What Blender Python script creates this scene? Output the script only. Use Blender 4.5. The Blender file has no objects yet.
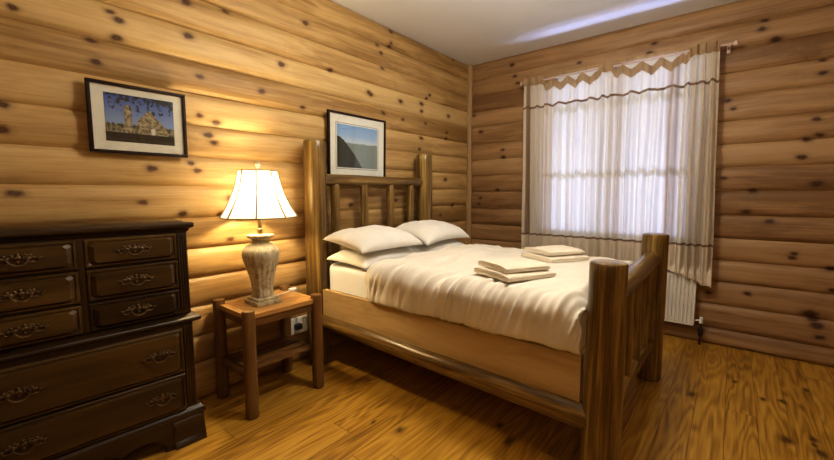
import bpy, bmesh, math, random
from mathutils import Vector, Matrix, noise
random.seed(7)
C = bpy.context.scene.collection
PI = math.pi

# ------------------------------------------------------------------ helpers
def tag(o, label=None, cat=None, group=None, kind=None):
    if label: o['label'] = label
    if cat: o['category'] = cat
    if group: o['group'] = group
    if kind: o['kind'] = kind
    return o

def thing(name, label, cat, loc, rz=0.0, group=None):
    o = bpy.data.objects.new(name, None)
    o.empty_display_size = 0.1
    C.objects.link(o)
    o.location = loc
    o.rotation_euler = (0, 0, rz)
    return tag(o, label, cat, group)

class MB:
    """collects shapes; build() links them as one mesh object"""
    def __init__(self):
        self.v = []; self.f = []; self.t = []
    def add(self, vs, fs, tone=0.5):
        b = len(self.v)
        self.v += [Vector(p) for p in vs]
        self.t += (list(tone) if isinstance(tone, (list, tuple)) else [tone] * len(vs))
        self.f += [tuple(i + b for i in f) for f in fs]
        return self
    def addbm(self, bm, tone=0.5):
        bm.verts.index_update()
        self.add([v.co.copy() for v in bm.verts], [[v.index for v in f.verts] for f in bm.faces], tone)
        bm.free(); return self
    def box(self, lo, hi, bev=0.0, tone=0.5, seg=2, rot=None):
        bm = bmesh.new(); bmesh.ops.create_cube(bm, size=1)
        lo = Vector(lo); hi = Vector(hi); c = (lo + hi) / 2; d = hi - lo
        for v in bm.verts: v.co = Vector((v.co.x * d.x, v.co.y * d.y, v.co.z * d.z))
        if bev: bmesh.ops.bevel(bm, geom=bm.edges[:], offset=bev, segments=seg, affect='EDGES', profile=0.6)
        if rot is not None:
            bmesh.ops.rotate(bm, verts=bm.verts[:], cent=(0, 0, 0), matrix=Matrix.Rotation(rot, 3, 'Z'))
        for v in bm.verts: v.co += c
        return self.addbm(bm, tone)
    def log(self, p0, p1, r0, r1=None, n=24, rings=14, wob=0.03, seed=0, edge=0.012, flat=1.0, tone=0.5):
        """a peeled pole: slightly uneven round section, softly rounded ends"""
        p0 = Vector(p0); p1 = Vector(p1); r1 = r0 if r1 is None else r1
        ax = (p1 - p0); L = ax.length; ax.normalize()
        a = Vector((0, 0, 1)) if abs(ax.z) < 0.9 else Vector((1, 0, 0))
        e1 = ax.cross(a).normalized(); e2 = ax.cross(e1).normalized()
        st = [(0.0, -edge), (edge * 0.3, -edge * 0.3), (edge, 0)]
        st += [(L * (k + 1) / (rings + 1), 0) for k in range(rings) if edge < L * (k + 1) / (rings + 1) < L - edge]
        st += [(L - edge, 0), (L - edge * 0.3, -edge * 0.3), (L, -edge)]
        vs = []; fs = []
        for (s, dr) in st:
            r = r0 + (r1 - r0) * s / L
            for k in range(n):
                an = 2 * PI * k / n
                w = 1 + wob * noise.noise(Vector((math.cos(an) * 0.9 + seed * 3.1, math.sin(an) * 0.9 + seed * 1.7, s * 3.5)))
                rr = max(0.001, r * w + dr)
                vs.append(p0 + ax * s + e1 * math.cos(an) * rr * flat + e2 * math.sin(an) * rr)
        m = len(st)
        for i in range(m - 1):
            for k in range(n):
                k2 = (k + 1) % n
                fs.append((i * n + k, i * n + k2, (i + 1) * n + k2, (i + 1) * n + k))
        fs.append(tuple(range(n - 1, -1, -1))); fs.append(tuple((m - 1) * n + k for k in range(n)))
        return self.add(vs, fs, tone)
    def tube(self, pts, r, n=10, tone=0.5):
        pts = [Vector(p) for p in pts]; vs = []; fs = []
        prev = None
        for i, p in enumerate(pts):
            d = (pts[min(i + 1, len(pts) - 1)] - pts[max(i - 1, 0)]).normalized()
            if prev is None:
                a = Vector((0, 0, 1)) if abs(d.z) < 0.9 else Vector((1, 0, 0))
                e1 = d.cross(a).normalized()
            else:
                e1 = (prev - d * prev.dot(d)).normalized()
            prev = e1; e2 = d.cross(e1)
            rr = r[i] if isinstance(r, (list, tuple)) else r
            for k in range(n):
                an = 2 * PI * k / n
                vs.append(p + e1 * math.cos(an) * rr + e2 * math.sin(an) * rr)
        for i in range(len(pts) - 1):
            for k in range(n):
                k2 = (k + 1) % n
                fs.append((i * n + k, i * n + k2, (i + 1) * n + k2, (i + 1) * n + k))
        fs.append(tuple(range(n - 1, -1, -1))); fs.append(tuple((len(pts) - 1) * n + k for k in range(n)))
        return self.add(vs, fs, tone)
    def lathe(self, prof, c, n=32, mod=None, cap=True, rot=0.0, tone=0.5):
        """profile [(r, z)] about the vertical through c; mod(angle, r, z) may reshape r"""
        c = Vector(c); vs = []; fs = []
        for (r, z) in prof:
            for k in range(n):
                an = 2 * PI * k / n + rot
                rr = mod(an, r, z) if mod else r
                vs.append(c + Vector((math.cos(an) * rr, math.sin(an) * rr, z)))
        for i in range(len(prof) - 1):
            for k in range(n):
                k2 = (k + 1) % n
                fs.append((i * n + k, i * n + k2, (i + 1) * n + k2, (i + 1) * n + k))
        if cap:
            fs.append(tuple(range(n - 1, -1, -1))); fs.append(tuple((len(prof) - 1) * n + k for k in range(n)))
        return self.add(vs, fs, tone)
    def grid(self, fn, nu, nv, tone=None, wrap=False):
        vs = []; ts = []; fs = []
        for i in range(nu + 1):
            for j in range(nv + 1):
                u = i / nu; v = j / nv
                vs.append(fn(u, v)); ts.append(tone(u, v) if tone else 0.5)
        for i in range(nu):
            for j in range(nv):
                a = i * (nv + 1) + j
                fs.append((a, a + 1, a + nv + 2, a + nv + 1))
        return self.add(vs, fs, ts)
    def prism(self, poly, axis, a, b, tone=0.5):
        """extrude a 2-D polygon along axis from a to b; poly in the two other axes in order"""
        def P(p, s):
            if axis == 0: return (s, p[0], p[1])
            if axis == 1: return (p[0], s, p[1])
            return (p[0], p[1], s)
        n = len(poly)
        vs = [P(p, a) for p in poly] + [P(p, b) for p in poly]
        fs = [tuple(range(n - 1, -1, -1)), tuple(range(n, 2 * n))]
        fs += [(i, (i + 1) % n, n + (i + 1) % n, n + i) for i in range(n)]
        return self.add(vs, fs, tone)
    def build(self, name, mat, parent=None, local=False, origin=None, smooth=35, recalc=True):
        off = Vector((0, 0, 0))
        if parent is not None and not local:
            p = parent
            while p is not None:
                off += p.location; p = p.parent
        if origin is not None: off = Vector(origin)
        me = bpy.data.meshes.new(name)
        me.from_pydata([tuple(v - off) for v in self.v], [], self.f)
        at = me.attributes.new('tone', 'FLOAT', 'POINT')
        at.data.foreach_set('value', self.t)
        if recalc:
            bm = bmesh.new(); bm.from_mesh(me)
            bmesh.ops.recalc_face_normals(bm, faces=bm.faces[:])
            bm.to_mesh(me); bm.free()
        me.validate(); me.update()
        if smooth:
            me.shade_smooth(); me.set_sharp_from_angle(angle=math.radians(smooth))
        me.materials.append(mat)
        o = bpy.data.objects.new(name, me); C.objects.link(o)
        if parent is not None: o.parent = parent
        elif origin is not None: o.location = origin
        return o

# ------------------------------------------------------------------ materials
class NT:
    def __init__(self, name):
        self.m = bpy.data.materials.new(name); self.m.use_nodes = True
        self.t = self.m.node_tree; self.t.nodes.clear()
        self.out = self.n('ShaderNodeOutputMaterial')
    def n(self, typ, **kw):
        nd = self.t.nodes.new(typ)
        for k, v in kw.items(): setattr(nd, k, v)
        return nd
    def l(self, a, b): self.t.links.new(a, b)
    def val(self, sock, v):
        if hasattr(v, 'is_linked') or hasattr(v, 'links'): self.l(v, sock)
        else: sock.default_value = v
    def math(self, op, a, b=None, c=None, clamp=False):
        nd = self.n('ShaderNodeMath', operation=op, use_clamp=clamp)
        self.val(nd.inputs[0], a)
        if b is not None: self.val(nd.inputs[1], b)
        if c is not None: self.val(nd.inputs[2], c)
        return nd.outputs[0]
    def vmath(self, op, a, b=None):
        nd = self.n('ShaderNodeVectorMath', operation=op)
        self.val(nd.inputs[0], a)
        if b is not None: self.val(nd.inputs[1], b)
        return nd.outputs['Value'] if op in ('DISTANCE', 'LENGTH', 'DOT_PRODUCT') else nd.outputs['Vector']
    def mix(self, fac, a, b, blend='MIX'):
        nd = self.n('ShaderNodeMix', data_type='RGBA', blend_type=blend)
        self.val(nd.inputs[0], fac); self.val(nd.inputs[6], a); self.val(nd.inputs[7], b)
        return nd.outputs[2]
    def ramp(self, fac, stops, interp='LINEAR'):
        nd = self.n('ShaderNodeValToRGB'); cr = nd.color_ramp; cr.interpolation = interp
        while len(cr.elements) < len(stops): cr.elements.new(0.5)
        for e, (p, c) in zip(cr.elements, stops):
            e.position = p; e.color = (*c, 1) if len(c) == 3 else c
        self.l(fac, nd.inputs[0]); return nd.outputs[0]
    def noise(self, vec, scale=5, detail=3, rough=0.55, dist=0.0, w=None):
        nd = self.n('ShaderNodeTexNoise')
        if w is not None: nd.noise_dimensions = '1D'; self.val(nd.inputs['W'], w)
        elif vec is not None: self.l(vec, nd.inputs['Vector'])
        nd.inputs['Scale'].default_value = scale; nd.inputs['Detail'].default_value = detail
        nd.inputs['Roughness'].default_value = rough; nd.inputs['Distortion'].default_value = dist
        return nd.outputs['Fac']
    def obj(self): return self.n('ShaderNodeTexCoord').outputs['Object']
    def gen(self): return self.n('ShaderNodeTexCoord').outputs['Generated']
    def attr(self, name='tone'): return self.n('ShaderNodeAttribute', attribute_name=name).outputs['Fac']
    def scale(self, vec, s):
        nd = self.n('ShaderNodeMapping'); self.l(vec, nd.inputs['Vector']); nd.inputs['Scale'].default_value = s
        return nd.outputs['Vector']
    def sep(self, vec):
        nd = self.n('ShaderNodeSeparateXYZ'); self.l(vec, nd.inputs[0]); return nd.outputs
    def comb(self, x, y, z):
        nd = self.n('ShaderNodeCombineXYZ')
        for i, v in enumerate((x, y, z)): self.val(nd.inputs[i], v)
        return nd.outputs[0]
    def bump(self, h, strength=0.2, dist=0.01):
        nd = self.n('ShaderNodeBump'); nd.inputs['Strength'].default_value = strength
        nd.inputs['Distance'].default_value = dist; self.l(h, nd.inputs['Height']); return nd.outputs[0]
    def pbr(self, color, rough=0.5, metal=0.0, normal=None, spec=0.5, coat=0.0, sheen=0.0):
        p = self.n('ShaderNodeBsdfPrincipled')
        self.val(p.inputs['Base Color'], color if not isinstance(color, tuple) else (*color, 1))
        self.val(p.inputs['Roughness'], rough); p.inputs['Metallic'].default_value = metal
        p.inputs['Specular IOR Level'].default_value = spec
        p.inputs['Coat Weight'].default_value = coat; p.inputs['Coat Roughness'].default_value = 0.25
        if sheen: p.inputs['Sheen Weight'].default_value = sheen
        if normal is not None: self.l(normal, p.inputs['Normal'])
        return p.outputs[0]
    def done(self, shader): self.l(shader, self.out.inputs[0]); return self.m

def plain(name, col, rough=0.5, metal=0.0, var=0.12, vscale=12, spec=0.5, bump=0.0):
    t = NT(name); f = t.noise(t.obj(), vscale, 4)
    dark = tuple(c * (1 - var) for c in col); lite = tuple(min(1, c * (1 + var)) for c in col)
    c = t.ramp(f, [(0.3, dark), (0.7, lite)])
    nm = t.bump(f, bump, 0.004) if bump else None
    return t.done(t.pbr(c, rough, metal, nm, spec))

def wood(name, axis, dark, mid, lite, rough=0.45, along=1.2, across=16.0, knots=None, kplane=None, ksize=0.022,
         rknots=True, spec=0.4, streak=0.5, bumpy=0.12, coat=0.0, rkden=2.2, sharp=1.0):
    """grain runs along axis; each board's 'tone' value shifts it and its grain; knots at listed places"""
    t = NT(name); P = t.obj(); tone = t.attr()
    off = t.comb(t.math('MULTIPLY', tone, 17.3), t.math('MULTIPLY', tone, 9.1), t.math('MULTIPLY', tone, 5.7))
    Q = t.vmath('ADD', P, off)
    s = [across] * 3; s[axis] = along
    # bend the grain a little
    s0 = [2.5] * 3; s0[axis] = 1.1
    wz = t.noise(t.scale(Q, s0), 1.0, 2)
    wv = t.math('MULTIPLY', t.math('SUBTRACT', wz, 0.5), 2.4)
    base = t.scale(Q, s)
    g = t.vmath('ADD', base, t.comb(wv, wv, wv))
    fine = t.noise(g, 1.0, 6, 0.62)
    s2 = [5.0] * 3; s2[axis] = 0.45
    broad = t.noise(t.scale(Q, s2), 1.0, 3)
    s3 = [90.0] * 3; s3[axis] = 3.0
    hair = t.noise(t.scale(Q, s3), 1.0, 3, 0.6)
    f = t.math('ADD', t.math('MULTIPLY', fine, 0.62), t.math('MULTIPLY', broad, 0.38))
    f = t.math('ADD', f, t.math('MULTIPLY', t.math('SUBTRACT', hair, 0.5), 0.22 * streak))
    f = t.math('ADD', f, t.math('MULTIPLY', t.math('SUBTRACT', tone, 0.5), 0.22))
    col = t.ramp(f, [(0.5 - .2 * sharp, dark), (0.5, mid), (0.5 + .2 * sharp, lite)])
    kd = None
    W = P
    if knots:
        nz = t.n('ShaderNodeTexNoise'); t.l(P, nz.inputs['Vector']); nz.inputs['Scale'].default_value = 22; nz.inputs['Detail'].default_value = 2
        sc = t.n('ShaderNodeVectorMath', operation='SCALE'); t.l(nz.outputs['Color'], sc.inputs[0]); sc.inputs['Scale'].default_value = 0.022
        W = t.vmath('ADD', P, sc.outputs[0]); W = t.vmath('SUBTRACT', W, (0.011, 0.011, 0.011))
        sx = t.sep(W)
        a, b = kplane
        st = 0.62 if axis == a else 1.0; st2 = 0.62 if axis == b else 1.0
        KV = t.comb(t.math('MULTIPLY', sx[a], st), t.math('MULTIPLY', sx[b], st2), 0.0)
        for (ka, kb, kr) in knots:
            d = t.vmath('DISTANCE', KV, (ka * st, kb * st2, 0.0))
            d = t.math('DIVIDE', d, kr)
            kd = d if kd is None else t.math('MINIMUM', kd, d)
    if rknots:
        v = t.n('ShaderNodeTexVoronoi'); v.feature = 'F1'
        sv = [rkden] * 3; sv[axis] = rkden * 0.6
        t.l(t.scale(Q, sv), v.inputs['Vector']); v.inputs['Scale'].default_value = 1.0
        d2 = t.math('DIVIDE', v.outputs['Distance'], ksize * rkden)
        kd = d2 if kd is None else t.math('MINIMUM', kd, d2)
    if kd is not None:
        halo = t.ramp(kd, [(0.0, (0.12, 0.12, 0.12)), (0.22, (0.0, 0.0, 0.0)), (0.42, (0.42, 0.42, 0.42)), (0.6, (0.8, 0.8, 0.8)), (1.0, (1, 1, 1))])
        kcol = (dark[0] * .26, dark[1] * .16, dark[2] * .18)
        col = t.mix(halo, (*kcol, 1), col)
    nm = t.bump(f, bumpy, 0.004)
    r = t.math('ADD', t.math('MULTIPLY', fine, 0.2), rough - 0.1)
    return t.done(t.pbr(col, r, 0, nm, spec, coat))

KL = [(-3.41, 1.88), (-3.42, 1.98), (-3.32, 2.02), (-2.99, 2.13), (-3.34, 2.14), (-3.31, 2.11), (-2.99, 2.31), (-3.68, 2.04), (-2.94, 1.92), (-3.74, 1.63), (-3.73, 1.25), (-3.26, 1.2), (-3.07, 1.13), (-3.21, 1.38), (-3.01, 1.42), (-2.98, 1.38), (-3.75, 1.52), (-2.86, 1.67), (-2.25, 1.86), (-2.56, 1.91), (-2.41, 2.12), (-2.95, 1.7), (-2.88, 1.55), (-2.91, 1.59), (-2.8, 1.22), (-2.86, 1.12), (-1.99, 2.18), (-2.21, 2.45), (-1.32, 2.57), (-1.49, 2.51), (-1.6, 2.09), (-1.2, 2.09), (-0.76, 2.23), (-2.77, 2.34), (-1.58, 2.08), (-0.8, 2.19), (-0.89, 2.12), (-0.89, 2.05), (-0.43, 2.07), (-0.46, 1.89), (-0.45, 1.83), (-0.89, 1.79), (-0.92, 1.68), (-0.83, 1.94), (-1.43, 1.95), (-0.48, 1.39), (-1.17, 1.93), (-1.33, 2.54), (-1.32, 2.67), (-1.45, 2.45), (-1.43, 2.33), (-0.34, 2.68), (-0.32, 1.11), (-0.57, 1.01), (-1.28, 1.18), (-1.82, 1.15), (-2.42, 1.2), (-2.81, 0.96)]
KR = [(-0.6, 2.4), (-0.56, 2.48), (-0.53, 2.6), (-0.16, 1.94), (-0.07, 2.13), (-0.44, 1.72), (-0.44, 1.64), (-0.15, 1.12), (-0.17, 1.19), (-0.38, 1.28), (-1.26, 2.4), (-1.22, 2.48), (-1.83, 2.51), (-1.8, 2.44), (-2.39, 1.89), (-2.53, 2.51), (-2.52, 2.45), (-2.6, 2.36), (-2.85, 2.16), (-2.86, 2.07), (-2.35, 1.96), (-2.85, 1.76), (-2.87, 1.65), (-2.81, 1.62), (-2.79, 1.5), (-2.36, 1.36), (-2.88, 1.31), (-2.54, 1.26), (-2.65, 1.03), (-2.8, 0.8), (-2.79, 0.77), (-2.51, 1.1), (-2.32, 0.43), (-2.56, 0.46), (-2.91, 0.37), (-2.93, 0.33), (-2.95, 0.29), (-2.97, 0.21), (-2.99, 0.71), (-3.01, 0.56)]
BIGK = {(-3.41, 1.88): 1.35, (-2.65, 1.03): 1.5, (-2.91, 0.37): 1.7, (-2.93, 0.33): 1.7, (-2.95, 0.29): 1.7, (-0.89, 2.12): 1.3, (-2.85, 2.07): 1.4, (-2.88, 1.31): 1.4, (-2.85, 1.76): 1.2, (-0.6, 2.4): 1.3}
def ksz(L): return [(a, b, (0.027 + 0.016 * ((i * 37) % 7) / 7) * BIGK.get((a, b), 1.0)) for i, (a, b) in enumerate(L)]
KF = [(-0.87, -2.64), (-0.83, -2.73), (-1.07, -2.3), (-0.55, -2.86), (-1.22, -2.82), (-1.35, -2.83), (-0.7, -2.51), (-2.12, -1.53), (-2.21, -1.63), (-2.53, -0.98), (-2.49, -1.14), (-1.31, -2.71), (-1.28, -2.82)]

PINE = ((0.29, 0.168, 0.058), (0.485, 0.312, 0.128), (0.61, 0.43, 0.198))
PINE_DIM = ((0.20, 0.108, 0.046), (0.33, 0.195, 0.092), (0.43, 0.275, 0.14))  # same pine darkened: the right wall's dimmer light is put into the colour
M = {}
M['pine_x'] = wood('pine_log_wall_x', 0, *PINE, rough=0.5, knots=ksz(KL), kplane=(0, 2), rknots=False, streak=1.2, sharp=.78)
M['pine_y'] = wood('pine_log_wall_y', 1, *PINE_DIM, rough=0.5, knots=ksz(KR), kplane=(1, 2), rknots=False, streak=1.2, sharp=.78)
M['pine_plain_x'] = wood('pine_log_wall_rear', 0, *PINE, rough=0.5)
M['pine_plain_y'] = wood('pine_log_wall_side', 1, *PINE, rough=0.5)
BED = ((0.045, 0.022, 0.006), (0.155, 0.09, 0.024), (0.38, 0.25, 0.075))
M['bed_z'] = wood('varnished_log_z', 2, *BED, rough=0.34, ksize=0.018, coat=0.3, across=34, along=0.8, rkden=3.0, streak=1.8, sharp=.8)
M['bed_x'] = wood('varnished_log_x', 0, *BED, rough=0.34, ksize=0.018, coat=0.3, across=34, along=0.8, rkden=3.0, streak=1.8, sharp=.8)
M['bed_y'] = wood('varnished_log_y', 1, *BED, rough=0.34, ksize=0.018, coat=0.3, across=34, along=0.8, rkden=3.0, streak=1.8, sharp=.8)
M['board_y'] = wood('pine_bed_board', 1, (0.36, 0.235, 0.10), (0.55, 0.39, 0.195), (0.66, 0.50, 0.28), rough=0.42, ksize=0.02, rkden=1.7)
M['board_x'] = wood('pine_bed_slat', 0, (0.43, 0.24, 0.09), (0.6, 0.38, 0.17), (0.7, 0.47, 0.23), rough=0.5)
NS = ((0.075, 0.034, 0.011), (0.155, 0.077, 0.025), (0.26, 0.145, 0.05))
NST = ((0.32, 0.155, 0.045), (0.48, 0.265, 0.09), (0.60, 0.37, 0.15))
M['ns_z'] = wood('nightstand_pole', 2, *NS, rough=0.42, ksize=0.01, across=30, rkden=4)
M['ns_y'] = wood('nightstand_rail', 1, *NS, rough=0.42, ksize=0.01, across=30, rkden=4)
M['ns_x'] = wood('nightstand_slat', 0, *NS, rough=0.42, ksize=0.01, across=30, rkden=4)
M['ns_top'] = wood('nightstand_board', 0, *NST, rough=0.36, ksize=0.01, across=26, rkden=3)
DR = ((0.013, 0.0065, 0.0025), (0.038, 0.019, 0.006), (0.08, 0.042, 0.012))
DRF = ((0.022, 0.011, 0.0035), (0.062, 0.033, 0.009), (0.115, 0.065, 0.018))
M['dr'] = wood('dark_walnut', 0, *DR, rough=0.38, rknots=False, across=30, spec=0.45)
M['dr_z'] = wood('dark_walnut_upright', 2, *DR, rough=0.38, rknots=False, across=30, spec=0.45)
M['dr_f'] = wood('brown_walnut_drawer', 0, *DRF, rough=0.36, rknots=False, across=20, spec=0.45)
M['brass'] = plain('aged_brass', (0.16, 0.115, 0.07), 0.42, 1.0, 0.5, 60)
M['ceil'] = plain('ceiling_paint', (0.86, 0.885, 0.93), 0.85, 0, 0.02, 2)
M['trim'] = wood('pale_trim', 2, (0.27, 0.16, 0.07), (0.40, 0.26, 0.12), (0.50, 0.34, 0.18), rknots=False)
M['white_paint'] = plain('white_gloss_paint', (0.78, 0.76, 0.72), 0.35, 0, 0.02, 3)
M['rad'] = plain('radiator_enamel', (0.80, 0.77, 0.70), 0.3, 0, 0.02, 3)
M['dark_metal'] = plain('dark_pipe', (0.06, 0.05, 0.045), 0.4, 0.7, 0.2, 30)
M['chrome'] = plain('valve_chrome', (0.6, 0.6, 0.6), 0.2, 1.0, 0.05, 30)
M['white_plastic'] = plain('white_plastic', (0.75, 0.75, 0.73), 0.35, 0, 0.02, 3)
M['black_rubber'] = plain('black_rubber', (0.015, 0.014, 0.013), 0.5, 0, 0.1, 30)
M['frame'] = plain('dark_picture_frame', (0.022, 0.010, 0.007), 0.5, 0, 0.3, 40, spec=0.2)
M['mat'] = plain('cream_mat_board', (0.93, 0.885, 0.78), 0.8, 0, 0.03, 30)
M['rod'] = plain('pale_rod', (0.62, 0.46, 0.38), 0.4, 0, 0.08, 20)
M['button'] = plain('dark_button', (0.05, 0.035, 0.03), 0.4, 0, 0.1, 20)
M['snow'] = plain('pale_ground', (0.72, 0.76, 0.82), 0.9, 0, 0.12, 0.6)
M['lampmetal'] = plain('lamp_brass', (0.62, 0.45, 0.2), 0.3, 1.0, 0.1, 30)
M['tape'] = plain('shade_tape', (0.33, 0.25, 0.14), 0.8, 0, 0.1, 60)

def cloth(name, col, var=0.06, weave=260, rough=0.9, bump=0.15):
    t = NT(name); P = t.obj()
    f = t.noise(P, 6, 4); w = t.noise(P, weave, 2)
    c = t.ramp(f, [(0.3, tuple(x * (1 - var) for x in col)), (0.7, tuple(min(1, x * (1 + var)) for x in col))])
    nm = t.bump(w, bump, 0.002)
    return t.done(t.pbr(c, rough, 0, nm, 0.2, sheen=0.15))
M['duvet'] = cloth('ivory_cotton', (0.79, 0.73, 0.63))
M['sheet'] = cloth('white_cotton', (0.82, 0.83, 0.85), 0.03)
M['pillow'] = cloth('pillow_cotton', (0.80, 0.775, 0.72), 0.04)
M['towel'] = cloth('cream_terry', (0.80, 0.72, 0.585), 0.07, 420, 0.95, 0.5)

def floor_mat():
    t = NT('pine_floorboards'); P = t.obj(); s = t.sep(P)
    W = 0.137
    row = t.math('DIVIDE', s[1], W); idx = t.math('FLOOR', row); fr = t.math('FRACT', row)
    wn = t.n('ShaderNodeTexWhiteNoise', noise_dimensions='1D'); t.l(idx, wn.inputs['W'])
    r1 = wn.outputs['Value']
    # butt joints along each row
    L = t.math('ADD', t.math('DIVIDE', s[0], 2.1), t.math('MULTIPLY', r1, 5.0)); li = t.math('FLOOR', L); lf = t.math('FRACT', L)
    wn2 = t.n('ShaderNodeTexWhiteNoise', noise_dimensions='2D'); t.l(t.comb(idx, li, 0.0), wn2.inputs['Vector'])
    r = wn2.outputs['Value']
    off = t.comb(t.math('MULTIPLY', r, 31.0), t.math('MULTIPLY', r, 13.0), t.math('MULTIPLY', r, 7.0))
    Q = t.vmath('ADD', P, off)
    # cathedral flame figure: contour bands of a stretched noise field
    field = t.noise(t.scale(Q, (0.8, 7.0, 1)), 1.0, 2, 0.5)
    bands = t.math('SINE', t.math('MULTIPLY', field, 75.0))
    bands = t.math('ADD', t.math('MULTIPLY', bands, 0.5), 0.5)
    fine = t.noise(t.scale(Q, (3.0, 70.0, 1)), 1.0, 4, 0.6)
    f = t.math('ADD', t.math('MULTIPLY', bands, 0.17), t.math('MULTIPLY', fine, 0.6))
    f = t.math('ADD', f, t.math('MULTIPLY', r, 0.19))
    col = t.ramp(f, [(0.24, (0.18, 0.08, 0.010)), (0.42, (0.375, 0.19, 0.026)), (0.56, (0.49, 0.272, 0.042)), (0.76, (0.60, 0.365, 0.075))])
    nz = t.n('ShaderNodeTexNoise'); t.l(P, nz.inputs['Vector']); nz.inputs['Scale'].default_value = 20
    sc = t.n('ShaderNodeVectorMath', operation='SCALE'); t.l(nz.outputs['Color'], sc.inputs[0]); sc.inputs['Scale'].default_value = 0.03
    Wp = t.vmath('SUBTRACT', t.vmath('ADD', P, sc.outputs[0]), (0.015, 0.015, 0.015))
    KV = t.vmath('MULTIPLY', Wp, (0.55, 1.0, 0.0)); kd = None
    for i, (a, b) in enumerate(KF):
        d = t.math('DIVIDE', t.vmath('DISTANCE', KV, (a * 0.55, b, 0.0)), 0.022 + 0.008 * (i % 3))
        kd = d if kd is None else t.math('MINIMUM', kd, d)
    v = t.n('ShaderNodeTexVoronoi'); t.l(t.scale(Q, (0.8, 1.5, 1)), v.inputs['Vector']); v.inputs['Scale'].default_value = 1.0
    kd = t.math('MINIMUM', kd, t.math('DIVIDE', v.outputs['Distance'], 0.022))
    halo = t.ramp(kd, [(0.0, (0.1, 0.1, 0.1)), (0.25, (0.1, 0.1, 0.1)), (0.6, (0.65, 0.65, 0.65)), (1.0, (1, 1, 1))])
    col = t.mix(halo, (0.05, 0.018, 0.006, 1), col)
    gap = t.math('MINIMUM', t.math('MULTIPLY', t.math('MINIMUM', fr, t.math('SUBTRACT', 1.0, fr)), W),
                 t.math('MULTIPLY', t.math('MINIMUM', lf, t.math('SUBTRACT', 1.0, lf)), 2.1))
    g = t.ramp(t.math('DIVIDE', gap, 0.004), [(0.15, (0.5, 0.46, 0.42)), (0.8, (1, 1, 1))])
    col = t.mix(1.0, col, g, 'MULTIPLY')
    hsum = t.math('ADD', t.math('MULTIPLY', fine, 0.2), g)
    nm = t.bump(hsum, 0.1, 0.003)
    rr = t.math('ADD', 0.27, t.math('MULTIPLY', fine, 0.16))
    return t.done(t.pbr(col, rr, 0, nm, 0.5))
M['floor'] = floor_mat()

def curtain_mat(name, plain_col=None):
    t = NT(name); u = t.attr(); P = t.obj()
    n1 = t.noise(None, 1.0, 2, 0.6, w=t.math('MULTIPLY', u, 7.0))
    n2 = t.noise(None, 1.0, 1, 0.5, w=t.math('MULTIPLY', u, 24.0))
    f = t.math('ADD', t.math('MULTIPLY', n1, 0.75), t.math('MULTIPLY', n2, 0.25))
    c = t.ramp(f, [(0.31, (0.46, 0.35, 0.27)), (0.38, (0.70, 0.59, 0.47)), (0.44, (0.86, 0.79, 0.67)), (0.60, (0.92, 0.87, 0.77)), (0.65, (0.78, 0.72, 0.63)), (0.70, (0.92, 0.87, 0.77))])  # woven stripes, strengthened so the colour also carries shading of the folds
    if plain_col: c = t.ramp(n2, [(0.3, tuple(x * 0.9 for x in plain_col)), (0.7, plain_col)])
    d = t.n('ShaderNodeBsdfDiffuse'); t.l(c, d.inputs['Color'])
    tr = t.n('ShaderNodeBsdfTranslucent'); t.l(c, tr.inputs['Color'])
    tp = t.n('ShaderNodeBsdfTransparent')
    m1 = t.n('ShaderNodeMixShader'); m1.inputs[0].default_value = 0.40 if not plain_col else 0.22
    t.l(d.outputs[0], m1.inputs[1]); t.l(tr.outputs[0], m1.inputs[2])
    m2 = t.n('ShaderNodeMixShader'); m2.inputs[0].default_value = 0.06 if not plain_col else 0.0
    t.l(m1.outputs[0], m2.inputs[1]); t.l(tp.outputs[0], m2.inputs[2])
    return t.done(m2.outputs[0])
M['curtain'] = curtain_mat('sheer_striped_curtain')
M['tan_band'] = curtain_mat('tan_curtain_band', (0.50, 0.36, 0.22))
M['cord_trim'] = plain('brown_trim', (0.27, 0.18, 0.115), 0.9, 0, 0.2, 60)

def shade_mat():
    t = NT('lamp_shade_fabric'); f = t.noise(t.obj(), 300, 2)
    c = t.ramp(f, [(0.3, (0.78, 0.78, 0.76)), (0.7, (0.86, 0.86, 0.85))])
    d = t.n('ShaderNodeBsdfDiffuse'); t.l(c, d.inputs['Color'])
    tr = t.n('ShaderNodeBsdfTranslucent'); t.l(c, tr.inputs['Color'])
    m = t.n('ShaderNodeMixShader'); m.inputs[0].default_value = 0.5
    t.l(d.outputs[0], m.inputs[1]); t.l(tr.outputs[0], m.inputs[2])
    return t.done(m.outputs[0])
M['shade'] = shade_mat()

def glass_mat():
    t = NT('clear_pane'); tp = t.n('ShaderNodeBsdfTransparent'); tp.inputs[0].default_value = (0.96, 0.97, 0.97, 1)
    gl = t.n('ShaderNodeBsdfGlossy'); gl.inputs['Roughness'].default_value = 0.02
    lw = t.n('ShaderNodeLayerWeight'); lw.inputs[0].default_value = 0.5
    fac = t.math('ADD', 0.06, t.math('MULTIPLY', t.math('POWER', lw.outputs['Facing'], 5.0), 0.9))
    m = t.n('ShaderNodeMixShader'); t.l(fac, m.inputs[0])
    t.l(tp.outputs[0], m.inputs[1]); t.l(gl.outputs[0], m.inputs[2]); return t.done(m.outputs[0])
M['glass'] = glass_mat()

def ceramic_mat():
    t = NT('mottled_stone_ceramic'); P = t.obj()
    a = t.noise(P, 26, 6, 0.7, 1.2); b = t.noise(t.scale(P, (60, 60, 14)), 1, 3)
    f = t.math('ADD', t.math('MULTIPLY', a, 0.65), t.math('MULTIPLY', b, 0.35))
    c = t.ramp(f, [(0.34, (0.16, 0.12, 0.065)), (0.46, (0.40, 0.34, 0.22)), (0.6, (0.58, 0.52, 0.38)), (0.8, (0.62, 0.57, 0.44))])
    return t.done(t.pbr(c, 0.45, 0, t.bump(f, 0.5, 0.006), 0.5))
M['ceramic'] = ceramic_mat()

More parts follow.
